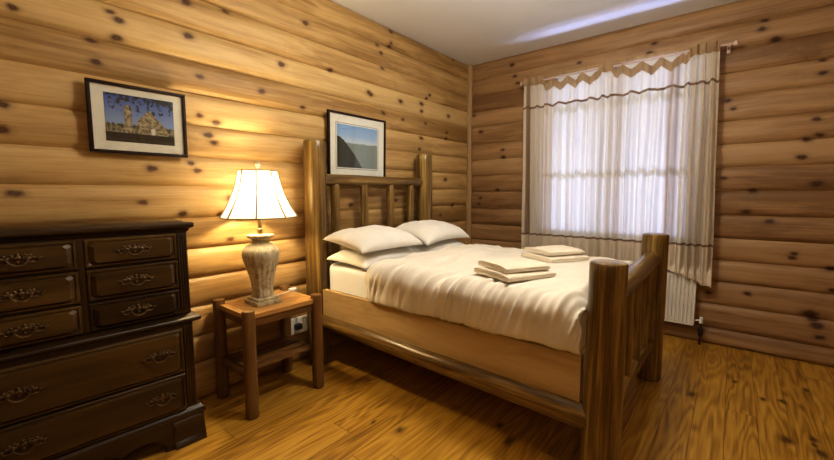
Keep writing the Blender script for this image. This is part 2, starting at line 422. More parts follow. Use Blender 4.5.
def print_church():
    t = NT('church_photo_print'); s = t.sep(t.gen()); x, y = s[0], s[2]
    P = t.gen()
    sky = t.ramp(y, [(0.3, (0.30, 0.42, 0.68)), (1.0, (0.04, 0.10, 0.42))])
    n = t.noise(t.scale(P, (12, 1, 8)), 1, 5, 0.7); n2 = t.noise(t.scale(P, (17, 1, 13)), 1, 5, 0.72)
    def rect(x0, x1, y0, y1):
        a = t.math('MULTIPLY', t.math('GREATER_THAN', x, x0), t.math('LESS_THAN', x, x1))
        return t.math('MULTIPLY', a, t.math('MULTIPLY', t.math('GREATER_THAN', y, y0), t.math('LESS_THAN', y, y1)))
    c = sky
    # bushes / roofline along the middle
    edge = t.math('ADD', 0.24, t.math('MULTIPLY', n, 0.28))
    c = t.mix(t.math('LESS_THAN', y, edge), c, t.ramp(n2, [(0.42, (0.03, 0.035, 0.02)), (0.58, (0.36, 0.31, 0.2))]))
    stone = t.ramp(n2, [(0.42, (0.13, 0.10, 0.055)), (0.58, (0.52, 0.43, 0.28))])
    c = t.mix(rect(0.26, 0.37, 0.2, 0.78), c, stone)
    # gabled nave
    roof = t.math('SUBTRACT', 0.74, t.math('MULTIPLY', t.math('ABSOLUTE', t.math('SUBTRACT', x, 0.62)), 1.5))
    roof = t.math('ADD', roof, t.math('MULTIPLY', t.math('SUBTRACT', n2, 0.5), 0.12))
    nave = t.math('MULTIPLY', t.math('LESS_THAN', y, roof), rect(0.44, 0.9, 0.18, 0.8))
    c = t.mix(nave, c, stone)
    c = t.mix(rect(0.64, 0.70, 0.2, 0.34), c, (0.75, 0.72, 0.66, 1))
    # dark hedge in front
    hed = t.math('ADD', 0.17, t.math('MULTIPLY', n2, 0.05))
    c = t.mix(t.math('LESS_THAN', y, hed), c, t.ramp(n2, [(0.3, (0.012, 0.012, 0.01)), (0.8, (0.05, 0.042, 0.03))]))
    # overhanging branches
    br = t.math('GREATER_THAN', t.math('ADD', n, t.math('MULTIPLY', y, 0.42)), 0.87)
    c = t.mix(br, c, (0.02, 0.03, 0.035, 1))
    return t.done(t.pbr(c, 0.5, 0, None, 0.3))
M['print_church'] = print_church()

def print_lake():
    t = NT('hill_photo_print'); s = t.sep(t.gen()); x, y = s[0], s[2]; P = t.gen()
    n = t.noise(t.scale(P, (9, 1, 9)), 1, 4, 0.6)
    c = t.ramp(y, [(0.25, (0.40, 0.47, 0.43)), (0.62, (0.58, 0.67, 0.76)), (0.75, (0.36, 0.52, 0.78)), (1.0, (0.24, 0.42, 0.74))])
    far = t.math('LESS_THAN', y, t.math('ADD', 0.5, t.math('MULTIPLY', n, 0.16)))
    c = t.mix(far, c, (0.25, 0.30, 0.27, 1))
    h = t.math('SUBTRACT', 0.74, t.math('MULTIPLY', t.math('POWER', x, 1.4), 1.5))
    h = t.math('ADD', h, t.math('MULTIPLY', t.math('SUBTRACT', n, 0.5), 0.12))
    c = t.mix(t.math('LESS_THAN', y, h), c, t.ramp(n, [(0.3, (0.02, 0.022, 0.02)), (0.8, (0.06, 0.065, 0.05))]))
    return t.done(t.pbr(c, 0.5, 0, None, 0.3))
M['print_lake'] = print_lake()

# ------------------------------------------------------------------ room shell
XL, YB, H = -4.95, -4.0, 2.70
JL = [0, .225, .39, .575, .748, .92, 1.105, 1.289, 1.463, 1.644, 1.821, 2.0, 2.178, 2.355, 2.533, 2.70]
JR = [0, .134, .335, .525, .703, .882, 1.067, 1.26, 1.446, 1.623, 1.803, 1.998, 2.17, 2.35, 2.53, 2.70]
WY0, WY1, WZ0, WZ1 = -2.12, -0.95, 0.80, 2.40

def log_wall(name, joints, s0, s1, place, mat, hole=None, bulge=0.021):
    mb = MB(); rnd = random.Random(len(name) * 13)
    for i in range(len(joints) - 1):
        z0, z1 = joints[i], joints[i + 1]
        tone = rnd.random()
        ts = [k / 14 for k in range(15)]
        zs = set(round(z0 + (z1 - z0) * t, 5) for t in ts)
        if hole:
            for hz in (hole[2], hole[3]):
                if z0 < hz < z1: zs.add(hz)
        zs = sorted(zs)
        ss = [s0, s1]
        if hole: ss = [s0, hole[0], hole[1], s1]
        vs = []; fs = []
        for z in zs:
            t = (z - z0) / (z1 - z0); q = abs(2 * t - 1)
            d = bulge * (1 - q ** 3.6) - (0.005 if q > 0.999 else 0)
            for s in ss: vs.append(place(s, z, d))
        m = len(ss)
        for a in range(len(zs) - 1):
            for b in range(m - 1):
                if hole and b == 1 and zs[a] >= hole[2] - 1e-6 and zs[a + 1] <= hole[3] + 1e-6: continue
                fs.append((a * m + b, a * m + b + 1, (a + 1) * m + b + 1, (a + 1) * m + b))
        mb.add(vs, fs, tone)
    return tag(mb.build(name, mat, smooth=60), kind='structure')

log_wall('wall_left', JL, XL, 0.05, lambda s, z, d: (s, 0.014 - d, z), M['pine_x'])
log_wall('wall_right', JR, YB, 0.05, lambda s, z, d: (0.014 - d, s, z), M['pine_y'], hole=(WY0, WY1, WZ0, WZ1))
log_wall('wall_rear', JL, XL, 0.05, lambda s, z, d: (s, YB - 0.014 + d, z), M['pine_plain_x'])
log_wall('wall_side', JR, YB, 0.05, lambda s, z, d: (XL - 0.014 + d, s, z), M['pine_plain_y'])
tag(MB().box((XL - .05, YB - .05, -0.06), (0.06, 0.06, 0)).build('floor', M['floor'], smooth=0), kind='structure')
tag(MB().box((XL - .05, YB - .05, H), (0.06, 0.06, H + 0.06)).build('ceiling', M['ceil'], smooth=0), kind='structure')
tag(MB().prism([(-0.045, -0.022), (-0.022, -0.045), (0.0, -0.045), (0.0, 0.0), (-0.045, 0.0)], 2, 0.0, H).build('trim_1', M['trim'], smooth=0), kind='structure')
tag(MB().box((-14 + 14.1, -12, -0.5), (16, 9, -0.4)).build('ground', M['snow'], smooth=0), kind='structure')

# window: lining, casing, two sashes with glazing bars
win = tag(thing('window_1', None, None, (0.06, (WY0 + WY1) / 2, WZ0)), kind='structure')
mb = MB()
mb.box((-0.02, WY0 - .0, WZ0 - .03), (0.14, WY1, WZ0 + 0.005), .004)
mb.box((-0.02, WY0, WZ1 - .005), (0.14, WY1, WZ1 + .03), .004)
mb.box((-0.02, WY0 - .03, WZ0 - .03), (0.14, WY0 + .005, WZ1 + .03), .004)
mb.box((-0.02, WY1 - .005, WZ0 - .03), (0.14, WY1 + .03, WZ1 + .03), .004)
mb.build('window_lining', M['trim'], win)
ym = (WY0 + WY1) / 2
for (a, b) in ((WY0, ym), (ym, WY1)):
    mb = MB(); w = 0.05
    mb.box((.06, a + .005, WZ0 + .005), (.10, a + w, WZ1 - .005), .004)
    mb.box((.06, b - w, WZ0 + .005), (.10, b - .005, WZ1 - .005), .004)
    mb.box((.06, a + .005, WZ0 + .005), (.10, b - .005, WZ0 + .075), .004)
    mb.box((.06, a + .005, WZ1 - .06), (.10, b - .005, WZ1 - .005), .004)
    for zz in (1.33, 1.86): mb.box((.065, a + .02, zz - .014), (.095, b - .02, zz + .014), .003)
    sash = mb.build('window_sash', M['white_paint'], win)
    mbp = MB().box((.077, a + .03, WZ0 + .03), (.083, b - .03, WZ1 - .03))
    mbp.build('window_pane', M['glass'], win, smooth=0)

# ------------------------------------------------------------------ bed
bed = thing('log_bed', 'rustic log bed frame with thick peeled pole posts and pine side boards', 'bed', (-1.62, -1.08, 0))
HX, HY, FY = (-2.25, -1.0), -0.125, -2.04
def post(p, r0, r1, h, seed): MB().log((p[0], p[1], 0), (p[0], p[1], h), r0, r1, 32, 22, 0.05, seed, 0.012).build('post', M['bed_z'], bed)
post((HX[0], HY), .082, .077, 1.615, 1); post((HX[1], HY), .079, .076, 1.61, 2)
post((HX[0], FY - .02), .078, .070, .972, 3); post((-0.985, FY - .01), .078, .077, .98, 4)
MB().log((HX[0] + .06, HY, 1.343), (HX[1] - .06, HY, 1.348), .044, .041, 20, 16, .07, 5).build('headboard_rail', M['bed_x'], bed)
MB().log((HX[0] + .06, HY, .60), (HX[1] - .06, HY, .60), .044, .044, 20, 16, .05, 6).build('headboard_rail', M['bed_x'], bed)
for i, x in enumerate((-2.075, -1.78, -1.475, -1.205)):
    MB().log((x, HY, .62), (x, HY, 1.325), .036 - .003 * (i % 2), .034, 16, 12, .07, 10 + i).build('headboard_spindle', M['bed_z'], bed)
MB().log((HX[0] + .06, FY, .79), (-0.985 - .06, FY, .815), .052, .05, 20, 16, .06, 20).build('footboard_rail', M['bed_x'], bed)
MB().log((HX[0] + .06, FY, .275), (-0.985 - .06, FY, .262), .044, .044, 20, 16, .05, 21).build('footboard_rail', M['bed_x'], bed)
for i, x in enumerate((-1.99, -1.74, -1.49, -1.24)):
    MB().log((x, FY, .29), (x, FY, .78), .036, .034, 16, 10, .07, 24 + i).build('footboard_spindle', M['bed_z'], bed)
for k, x in enumerate((-2.25, -0.985)):
    MB().box((x - .016, HY - .07, .305), (x + .016, FY + .07, .56), .004, .3 + .4 * k).build('side_board', M['board_y'], bed)
    MB().log((x - (.006 if k == 0 else -.006), HY - .06, .332), (x - (.006 if k == 0 else -.006), FY + .01, .298), .050, .058, 22, 24, .06, 30 + k).build('side_rail', M['bed_y'], bed)
for i in range(9):
    y = -0.32 - i * 0.19
    MB().box((-2.226, y - .045, .455), (-1.009, y + .045, .475), .003, random.random()).build('slat', M['board_x'], bed)
# bed ledgers carry the slats
for x0 in (-2.23, -1.04):
    MB().box((x0, FY + .1, .42), (x0 + .035, HY - .1, .455), .003).build('ledger', M['board_y'], bed)

# mattress with fitted sheet
def rounded_slab(lo, hi, r, nb=None, puff=0.0, seed=0):
    bm = bmesh.new(); bmesh.ops.create_cube(bm, size=1)
    lo = Vector(lo); hi = Vector(hi); c = (lo + hi) / 2; d = hi - lo
    for v in bm.verts: v.co = Vector((v.co.x * d.x, v.co.y * d.y, v.co.z * d.z))
    bmesh.ops.bevel(bm, geom=bm.edges[:], offset=r, segments=5, affect='EDGES', profile=0.5)
    bmesh.ops.subdivide_edges(bm, edges=[e for e in bm.edges if e.calc_length() > .12], cuts=14, use_grid_fill=True)
    for v in bm.verts:
        n = v.co.normalized()
        k = puff * noise.noise((v.co + c) * 5 + Vector((seed, 0, 0)))
        v.co += Vector((k * n.x, k * n.y, k * .5)) + c
    return bm
mb = MB(); mb.addbm(rounded_slab((-2.224, -1.915, .477), (-1.01, -.208, .748), .045, puff=.007))
mb = tag(mb.build('mattress', M['sheet'], origin=(-1.62, -1.08, .477), smooth=60), 'mattress in white fitted sheet inside the log bed, corner showing below the pillows', 'mattress')

# duvet
DY0, DY1 = -0.668, -1.972
def duvet_path():
    pts = []
    x0, x1, zt, zb = -2.292, -0.955, .792, .575
    r = 0.085
    pts.append((x0 + .006, zb)); n = 10
    for k in range(1, 7): pts.append((x0, zb + (zt - r - zb) * k / 6))
    for k in range(1, n + 1):
        a = PI - (PI / 2) * k / n; pts.append((x0 + r + math.cos(a) * r, zt - r + math.sin(a) * r))
    m = 44
    for k in range(1, m): 
        f = k / m; pts.append((x0 + r + (x1 - x0 - 2 * r) * f, zt + .022 * math.sin(PI * f)))
    for k in range(0, n + 1):
        a = PI / 2 - (PI / 2) * k / n; pts.append((x1 - r + math.cos(a) * r, zt - r + math.sin(a) * r))
    for k in range(1, 7): pts.append((x1, zt - r - (zt - r - zb) * k / 6))
    return pts
DP = duvet_path()
# arc-length resample
acc = [0]
for i in range(1, len(DP)): acc.append(acc[-1] + math.hypot(DP[i][0] - DP[i - 1][0], DP[i][1] - DP[i - 1][1]))
def dpt(u):
    s = u * acc[-1]
    for i in range(1, len(DP)):
        if s <= acc[i] + 1e-9:
            f = (s - acc[i - 1]) / max(1e-9, acc[i] - acc[i - 1])
            return (DP[i - 1][0] + (DP[i][0] - DP[i - 1][0]) * f, DP[i - 1][1] + (DP[i][1] - DP[i - 1][1]) * f)
    return DP[-1]
def smooth(a, b, x):
    t = max(0, min(1, (x - a) / (b - a))); return t * t * (3 - 2 * t)
def dnorm(u):
    a = dpt(max(0, u - .006)); b = dpt(min(1, u + .006)); dx, dz = b[0] - a[0], b[1] - a[1]
    l = math.hypot(dx, dz) or 1; return (-dz / l, dx / l)
SL = acc[-1]
def duvet_fn(u, v):
    x, z = dpt(u); nx, nz = dnorm(u); s = u * SL
    y = DY0 + (DY1 - DY0) * v
    side = 1 - smooth(.20, .52, s)          # 1 on the near drop, 0 on the flat top
    fars = smooth(SL - .4, SL - .2, s)
    # gathers running up the near side, slanting
    ph = y * 1.0 + s * .32
    q = noise.noise(Vector((ph * 19, s * 1.8, 3.0)))
    q2 = noise.noise(Vector((ph * 42, s * 3.2, 9.0)))
    g = (1 - abs(q) * 2.4) * .023 + q2 * .020
    h = g * (.25 + .95 * smooth(-.02, .2, s) * side) * max(side, .10)
    # soft hollows and long creases on the top
    h += .012 * noise.noise(Vector((x * 3.2, y * 2.6, 1.0)))
    h += .012 * (1 - abs(noise.noise(Vector((x * 3.0 + y * 2.2, y * 7.0 - x * 1.4, 5.0)))) * 2) * (1 - side * .6)
    # fold line where the cover doubles back near the pillows
    fy = -0.98 + .10 * (x + 1.6) * 0.55
    h += .012 * smooth(-.03, .012, y - fy) * (1 - .5 * side)
    # thickness falls away at head and foot edges
    h -= .035 * (1 - smooth(0, .05, v)) * (1 - .6 * side)
    foot = smooth(.955, 1.0, v)
    z -= .11 * foot * (1 - .9 * side)
    h -= .01 * foot
    # hem bows a little
    hem = (1 - smooth(0, .12, s))
    x += nx * h; z += nz * h
    z += hem * .010 * noise.noise(Vector((y * 6, 2, 2)))
    y += .018 * noise.noise(Vector((s * 5, v * 2, 7.7))) * (1 - smooth(0, .06, v)) * 1.4
    for (tx, ty) in ((-2.04, -1.545), (-1.395, -1.53)):
        w = 1 - smooth(.19, .30, math.hypot(x - tx, y - ty))
        if w > 0 and side < .6: z += (.816 - z) * w * (1 - side)
    return Vector((x, y, max(z, .566)))
mb = MB().grid(duvet_fn, 150, 190)
dv = mb.build('duvet', M['duvet'], origin=(-1.62, -1.3, .56), smooth=80)
sol = dv.modifiers.new('thickness', 'SOLIDIFY'); sol.thickness = 0.012; sol.offset = -1
tag(dv, 'cream duvet with gathered wrinkles spread over the log bed', 'duvet')

# pillows
def pillow(cx, cy, cz, wx, wy, th, rz, rx, ry, seed, label, origin_z):
    nu, nv = 40, 30
    def surf(sgn):
        def fn(u, v):
            a = 2 * u - 1; b = 2 * v - 1
            # pinched outline: the sides draw in between the corners
            xx = a * wx / 2 * (1 - .055 * (1 - b * b) * abs(a) ** 3)
            yy = b * wy / 2 * (1 - .08 * (1 - a * a) * abs(b) ** 3)
            k = max(0, (1 - abs(a) ** 3.2)) * max(0, (1 - abs(b) ** 3.2))
            t = th / 2 * k ** .52
            w = .010 * noise.noise(Vector((a * 2.2 + seed, b * 2.2, sgn * 2.0))) * k ** .4
            w += .006 * (1 - abs(noise.noise(Vector((a * 3.0 + seed * 2 + b, b * 5.0, 4.0)))) * 2.5) * k ** .4
            sag = -.022 * (abs(a) * abs(b)) ** 2 * (1 if th > .13 else .2)
            return Vector((xx, yy, (t * 1.42 + w if sgn > 0 else -(t * .22)) + sag))
        return fn
    mb = MB().grid(surf(1), nu, nv); mb.grid(surf(-1), nu, nv)
    R = Matrix.Rotation(rz, 3, 'Z') @ Matrix.Rotation(rx, 3, 'X') @ Matrix.Rotation(ry, 3, 'Y')
    o = None
    mb.v = [R @ p for p in mb.v]
    zmin = min(p.z for p in mb.v)
    o = mb.build('pillow', M['pillow'], smooth=80)
    bm = bmesh.new(); bm.from_mesh(o.data); bmesh.ops.remove_doubles(bm, verts=bm.verts[:], dist=.0006)
    bmesh.ops.recalc_face_normals(bm, faces=bm.faces[:]); bm.to_mesh(o.data); bm.free()
    o.location = (cx, cy, cz)
    tag(o, label, 'pillow', 'pillows at the head of the bed')
    return o
pillow(-1.965, -.448, .781, .62, .40, .115, .02, .06, 0, 1.0, 'lower white pillow lying under another, on the lamp side of the bed', .75)
pillow(-1.985, -.452, .901, .61, .43, .13, -.03, .14, .0, 4.0, 'upper white pillow of the stack nearest the table lamp', .75)
pillow(-1.32, -.448, .781, .62, .40, .115, -.02, .06, 0, 7.0, 'lower white pillow lying under another, on the window side of the bed', .75)
fp = pillow(-1.325, -.45, .900, .64, .43, .14, .02, .14, .0, 11.0, 'upper white pillow with a dark button, on the window side of the bed', .75)
mb = MB().lathe([(.001, -.003), (.009, -.003), (.010, 0), (.009, .003), (.001, .003)], (0, 0, 0), 14)
bt = mb.build('button', M['button'], fp, local=True); bt.location = (-.17, -.13, .062)
bt['label'] = 'small dark button'

# folded towels
def towel(cx, cy, z0, wx, wy, layers, lt, rz, seed, label, group, fold='x'):
    """one towel folded back and forth: a serpentine sheet swept across its width"""
    gap = lt * .98
    path = []
    rr = gap / 2
    for k in range(layers):
        zc = lt / 2 + k * gap
        xs = [-wx / 2 + rr + (wx - 2 * rr) * i / 16 for i in range(17)]
        if k % 2: xs.reverse()
        for x in xs: path.append((x, zc))
        if k < layers - 1:
            xe = xs[-1]; sg = 1 if k % 2 == 0 else -1
            for i in range(1, 6):
                a = -PI / 2 + PI * i / 6; path.append((xe + sg * math.cos(a) * rr, zc + rr + math.sin(a) * rr))
    n = len(path); vs = []; fs = []
    ny = 18
    cs = []
    for i, (x, z) in enumerate(path):
        a = path[max(0, i - 1)]; b = path[min(n - 1, i + 1)]; dx, dz = b[0] - a[0], b[1] - a[1]
        l = math.hypot(dx, dz) or 1; cs.append((-dz / l, dx / l))
    ht = lt * .43
    loop = [(path[i][0] + cs[i][0] * ht, path[i][1] + cs[i][1] * ht) for i in range(n)]
    loop += [(path[i][0] - cs[i][0] * ht, path[i][1] - cs[i][1] * ht) for i in range(n - 1, -1, -1)]
    m = len(loop)
    top = layers * gap
    for j in range(ny + 1):
        yy = -wy / 2 + wy * j / ny; e = abs(2 * j / ny - 1)
        for (x, z) in loop:
            w = noise.noise(Vector((x * 9 + 2, yy * 9, 4)))
            w2 = noise.noise(Vector((x * 4 + (seed > 2) * 3, yy * 4, 1)))
            sag = (1 - .35 * (z / top) * e ** 5)
            vs.append(Vector((x + .010 * w2, yy * (1 + .02 * noise.noise(Vector((x * 6, z * 60, seed)))), z * sag + .004 * w * (z / top) + .005 * w2 * (z / top))))
    for j in range(ny):
        for i in range(m):
            i2 = (i + 1) % m; fs.append((j * m + i, j * m + i2, (j + 1) * m + i2, (j + 1) * m + i))
    for j, rev in ((0, True), (ny, False)):
        for i in range(n - 1):
            q = (j * m + i, j * m + i + 1, j * m + m - 2 - i, j * m + m - 1 - i)
            fs.append(q[::-1] if rev else q)
    mb = MB().add(vs, fs)
    o = mb.build('folded_towel', M['towel'], smooth=70)
    o.location = (cx, cy, z0); o.rotation_euler = (0, 0, rz)
    return tag(o, label, 'towel', group)
G = 'folded towels on the duvet'
T0 = .8185
towel(-2.05, -1.555, T0, .315, .28, 2, .017, math.radians(-25), 1, 'larger cream towel, bottom of the folded pile nearest the camera', G)
towel(-2.04, -1.545, T0 + .0365, .28, .25, 2, .016, math.radians(-28), 2, 'smaller cream towel on top of the folded pile nearest the camera', G)
towel(-1.405, -1.54, T0, .33, .28, 2, .017, math.radians(-27), 3, 'larger cream towel, bottom of the folded pile nearest the window', G)
towel(-1.395, -1.53, T0 + .038, .29, .25, 2, .016, math.radians(-30), 4, 'smaller cream towel on top of the folded pile nearest the window', G)

# ------------------------------------------------------------------ nightstand
nx0, nx1, ny0, ny1 = -2.925, -2.482, -.425, -.066
ns = thing('nightstand', 'rustic wooden bedside table with round pole legs and slatted lower shelf', 'bedside table', (-2.71, -.25, 0))
for i, (x, y) in enumerate(((nx0, ny0), (nx1, ny0), (nx0, ny1), (nx1, ny1))):
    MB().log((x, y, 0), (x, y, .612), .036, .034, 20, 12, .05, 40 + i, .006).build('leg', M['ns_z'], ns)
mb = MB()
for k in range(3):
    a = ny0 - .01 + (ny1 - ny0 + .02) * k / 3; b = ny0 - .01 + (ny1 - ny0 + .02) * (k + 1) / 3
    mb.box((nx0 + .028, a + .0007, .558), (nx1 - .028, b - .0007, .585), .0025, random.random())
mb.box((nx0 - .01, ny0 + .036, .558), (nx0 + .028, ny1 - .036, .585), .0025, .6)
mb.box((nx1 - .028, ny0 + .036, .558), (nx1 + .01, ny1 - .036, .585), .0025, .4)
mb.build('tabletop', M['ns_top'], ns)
for y in (ny0 + .012, ny1 - .012):
    MB().box((nx0 + .02, y - .012, .512), (nx1 - .02, y + .012, .556), .003, .5).build('apron', M['ns_x'], ns)
for x in (nx0 + .012, nx1 - .012):
    MB().box((x - .012, ny0 + .02, .512), (x + .012, ny1 - .02, .556), .003, .5).build('apron', M['ns_y'], ns)
for x in (nx0, nx1):
    MB().log((x, ny0 + .01, .235), (x, ny1 - .01, .235), .021, .021, 14, 8, .05, 50, .004).build('stretcher', M['ns_y'], ns)
for k in range(4):
    y = ny0 + .055 + k * .08
    MB().box((nx0 + .005, y - .028, .252), (nx1 - .005, y + .028, .268), .003, random.random()).build('shelf_slat', M['ns_x'], ns)

# ------------------------------------------------------------------ table lamp
lx, ly, lz = -2.745, -.255, .5862
lamp = thing('table_lamp', 'lit table lamp with mottled stone urn base and cream bell shade on the bedside table', 'lamp', (lx, ly, lz))
mb = MB()
mb.box((lx - .078, ly - .078, lz), (lx + .078, ly + .078, lz + .022), .004)
mb.box((lx - .066, ly - .066, lz + .022), (lx + .066, ly + .066, lz + .04), .006)
mb.build('plinth', M['ceramic'], lamp)
def sq(an, r, z):   # square-ish section low down, round above, shallow ribs on the belly
    k = max(0, 1 - (z - .04) / .2)
    c = max(abs(math.cos(an)), abs(math.sin(an))); r2 = r / c
    rr = r * (1 - .55 * k) + min(r2, r * 1.3) * .55 * k
    rib = .0022 * math.cos(an * 16) * max(0, min(1, (z - .05) / .05)) * max(0, min(1, (.34 - z) / .06))
    return rr + rib
prof = [(.052, .04), (.056, .055), (.052, .07), (.055, .10), (.064, .15), (.078, .20), (.092, .24), (.102, .275), (.106, .30), (.102, .325), (.088, .345),
        (.066, .358), (.05, .368), (.045, .378), (.049, .388), (.064, .396), (.074, .401), (.077, .408), (.074, .415), (.05, .418), (.001, .42)]
MB().lathe(prof, (lx, ly, lz), 64, sq).build('urn', M['ceramic'], lamp, smooth=50)
MB().lathe([(.016, .418), (.016, .45), (.011, .455), (.011, .54), (.02, .545), (.02, .6), (.006, .605), (.006, .79), (.001, .79)], (lx, ly, lz), 16).build('stem', M['lampmetal'], lamp)
# bell shade: eight panels curving outward to the hem
SZ0, SZ1 = .520, .792
def shade_r(t): return .106 + (.213 - .106) * (.42 * t + .58 * t ** 2.3)
def octo(an):
    k = (an % (PI / 4)) - PI / 8
    return math.cos(PI / 8) / math.cos(k)
srot = 0.21
def shade_fn(u, v):
    an = 2 * PI * u; r = shade_r(v) * (octo(an) * .75 + .25)
    z = SZ1 + (SZ0 - SZ1) * v
    return Vector((lx + math.cos(an + srot) * r, ly + math.sin(an + srot) * r, lz + z))
sh = MB().grid(shade_fn, 96, 24).build('lamp_shade', M['shade'], lamp, smooth=60, recalc=False)
for k in range(8):
    pts = []
    for j in range(15):
        v = j / 14; p = shade_fn(k / 8, v); c = Vector((lx, ly, p.z)); pts.append(p + (p - c).normalized() * .003)
    MB().tube(pts, .0048, 6).build('shade_rib', M['tape'], sh)
for v, nm in ((0.0, 'shade_trim'), (1.0, 'shade_trim')):
    pts = [shade_fn(i / 96, v) + Vector((0, 0, 0)) for i in range(97)]
    MB().tube(pts, .0045, 6).build(nm, M['tape'], sh)
mb = MB()
for k in range(3):
    a = 2 * PI * k / 3
    mb.tube([(lx, ly, lz + .785), (lx + math.cos(a) * .103, ly + math.sin(a) * .103, lz + .785)], .002, 6)
mb.build('shade_fitter', M['lampmetal'], lamp)
MB().lathe([(.001, .79), (.013, .79), (.015, .797), (.009, .803), (.006, .81), (.013, .82), (.016, .831), (.011, .842), (.004, .848), (.001, .85)], (lx, ly, lz), 18).build('finial', M['ceramic'], lamp)
cord = [(lx + .07, ly + .03, lz + .007), (lx + .16, ly + .07, lz + .006), (-2.47, -.15, lz + .006), (-2.425, -.12, lz + .004), (-2.405, -.10, lz - .03), (-2.40, -.075, .45), (-2.39, -.06, .36), (-2.383, -.055, .315)]
MB().tube(cord, .0035, 8).build('power_cord', M['white_plastic'], lamp)
MB().box((-2.50, -.165, lz + .001), (-2.45, -.135, lz + .02), .005).build('cord_switch', M['white_plastic'], lamp)

# wall socket with plug behind the bedside table
sk = thing('wall_socket', 'white double wall socket on the log wall behind the bedside table', 'socket', (-2.37, -.025, .29))
MB().box((-2.455, -.05, .235), (-2.285, -.022, .35), .004).build('face_plate', M['white_plastic'], sk)
for x in (-2.41, -2.33):
    MB().box((x + .012, -.055, .315), (x + .026, -.0495, .335), .001).build('switch', M['white_plastic'], sk)
MB().box((-2.408, -.085, .275), (-2.36, -.0505, .312), .004).build('plug', M['black_rubber'], sk)

# ------------------------------------------------------------------ dresser
dr = thing('dresser', 'dark walnut chest of drawers with ornate brass pulls against the log wall', 'chest of drawers', (-3.187, -.385, 0), math.radians(-3.2))
W = .80
def B(lo, hi, name, mat, bev=.003, par=None, tone=.5): return MB().box(lo, hi, bev, tone).build(name, mat, par or dr, local=True)
# local frame: x from -W (left) to 0 (right), y 0 at the lower case front, positive toward the wall
MB().box((-W, .018, .655), (0, .295, 1.065), .003).build('upper_case', M['dr'], dr, local=True)
MB().box((-W, .005, .165), (0.0, .295, .62), .003).build('lower_case', M['dr'], dr, local=True)
def moulding(poly, name):
    """profile (outset, z) carried round front and both sides"""
    mb = MB(); n = len(poly); rings = []
    vs = []
    for (o, z) in poly:
        vs += [(-W - o, .295, z), (-W - o, .018 - o, z), (o, .018 - o, z), (o, .295, z)]
    fs = []
    for i in range(n - 1):
        for k in range(3): fs.append((i * 4 + k, i * 4 + k + 1, (i + 1) * 4 + k + 1, (i + 1) * 4 + k))
        fs.append((i * 4 + 3, i * 4, (i + 1) * 4, (i + 1) * 4 + 3))
    fs.append((0, 1, 2, 3)); fs.append(tuple((n - 1) * 4 + k for k in (3, 2, 1, 0)))
    mb.add(vs, fs); return mb.build(name, M['dr'], dr, local=True, smooth=50)
moulding([(.001, 1.062), (.006, 1.066), (.008, 1.074), (.014, 1.08), (.024, 1.084), (.026, 1.09), (.026, 1.104), (.022, 1.108)], 'top')
moulding([(.013, .612), (.020, .616), (.030, .62), (.034, .627), (.034, .634), (.028, .640), (.016, .648), (.008, .655), (.001, .657)], 'waist_moulding')
moulding([(.013, .140), (.034, .140), (.034, .158), (.028, .166), (.020, .172), (.014, .18)], 'base_moulding')
# scalloped apron with bracket feet
def apron_poly():
    p = [(-W - .02, .142), (-W - .03, .0), (-W + .15, .0), (-W + .145, .03), (-W + .16, .045)]
    pts = []
    for k in range(1, 20):
        f = k / 20; x = -W + .16 + (W - .32) * f
        z = .055 + .028 * abs(math.sin(PI * 3 * f)) ** .7 + (.01 if .35 < f < .65 else 0)
        pts.append((x, z))
    p += pts + [(-.16, .045), (-.145, .03), (-.15, .0), (.03, .0), (.02, .142)]
    return p
mb = MB(); mb.prism(apron_poly(), 1, -.012, .012); mb.build('apron', M['dr'], dr, local=True, smooth=25)
for sx in (-W - .025, .001):
    mb = MB(); mb.prism([(.012, .142), (.012, 0.0), (.14, 0), (.135, .035), (.17, .06), (.20, .06), (.23, .035), (.225, 0), (.295, 0), (.295, .142)], 0, sx, sx + .024)
    mb.build('side_apron', M['dr'], dr, local=True, smooth=25)
# swelling ogee foot at each front corner
for sx in (-W - .002, .002):
    sg = 1 if sx > -.1 else -1
    mb = MB()
    pr = [(.0, .142), (.012, .128), (.018, .105), (.013, .075), (.005, .05), (.008, .03), (.022, .02), (.024, .0)]
    vs = []; 
    x_in = -sg * .115
    for (o, z) in pr: vs += [(sx + sg * o, .14, z), (sx + sg * o, -.004 - o, z), (sx + x_in, -.004 - o, z), (sx + x_in, .14, z)]
    fs = []
    for i in range(len(pr) - 1):
        for k in range(4): fs.append((i * 4 + k, i * 4 + (k + 1) % 4, (i + 1) * 4 + (k + 1) % 4, (i + 1) * 4 + k))
    fs.append((0, 1, 2, 3)); fs.append(tuple((len(pr) - 1) * 4 + k for k in (3, 2, 1, 0)))
    mb.add(vs, fs); mb.build('foot', M['dr'], dr, local=True, smooth=50)
# fluted pilasters
for (x0, x1, y, z0, z1) in ((-.046, -.004, .012, .662, 1.058), (-W + .004, -W + .046, .012, .662, 1.058), (-.046, -.004, -.001, .185, .605), (-W + .004, -W + .046, -.001, .185, .605)):
    mb = MB(); mb.box((x0, y, z0), (x1, y + .01, z1), .002)
    for k in range(4):
        xc = x0 + (x1 - x0) * (k + .5) / 4
        mb.log((xc, y, z0 + .012), (xc, y, z1 - .012), .0042, None, 8, 2, 0, k, .002)
    mb.build('pilaster', M['dr_z'], dr, local=True)
B((-W / 2 - .012, .008, .66), (-W / 2 + .012, .02, 1.06), 'centre_stile', M['dr_z'])

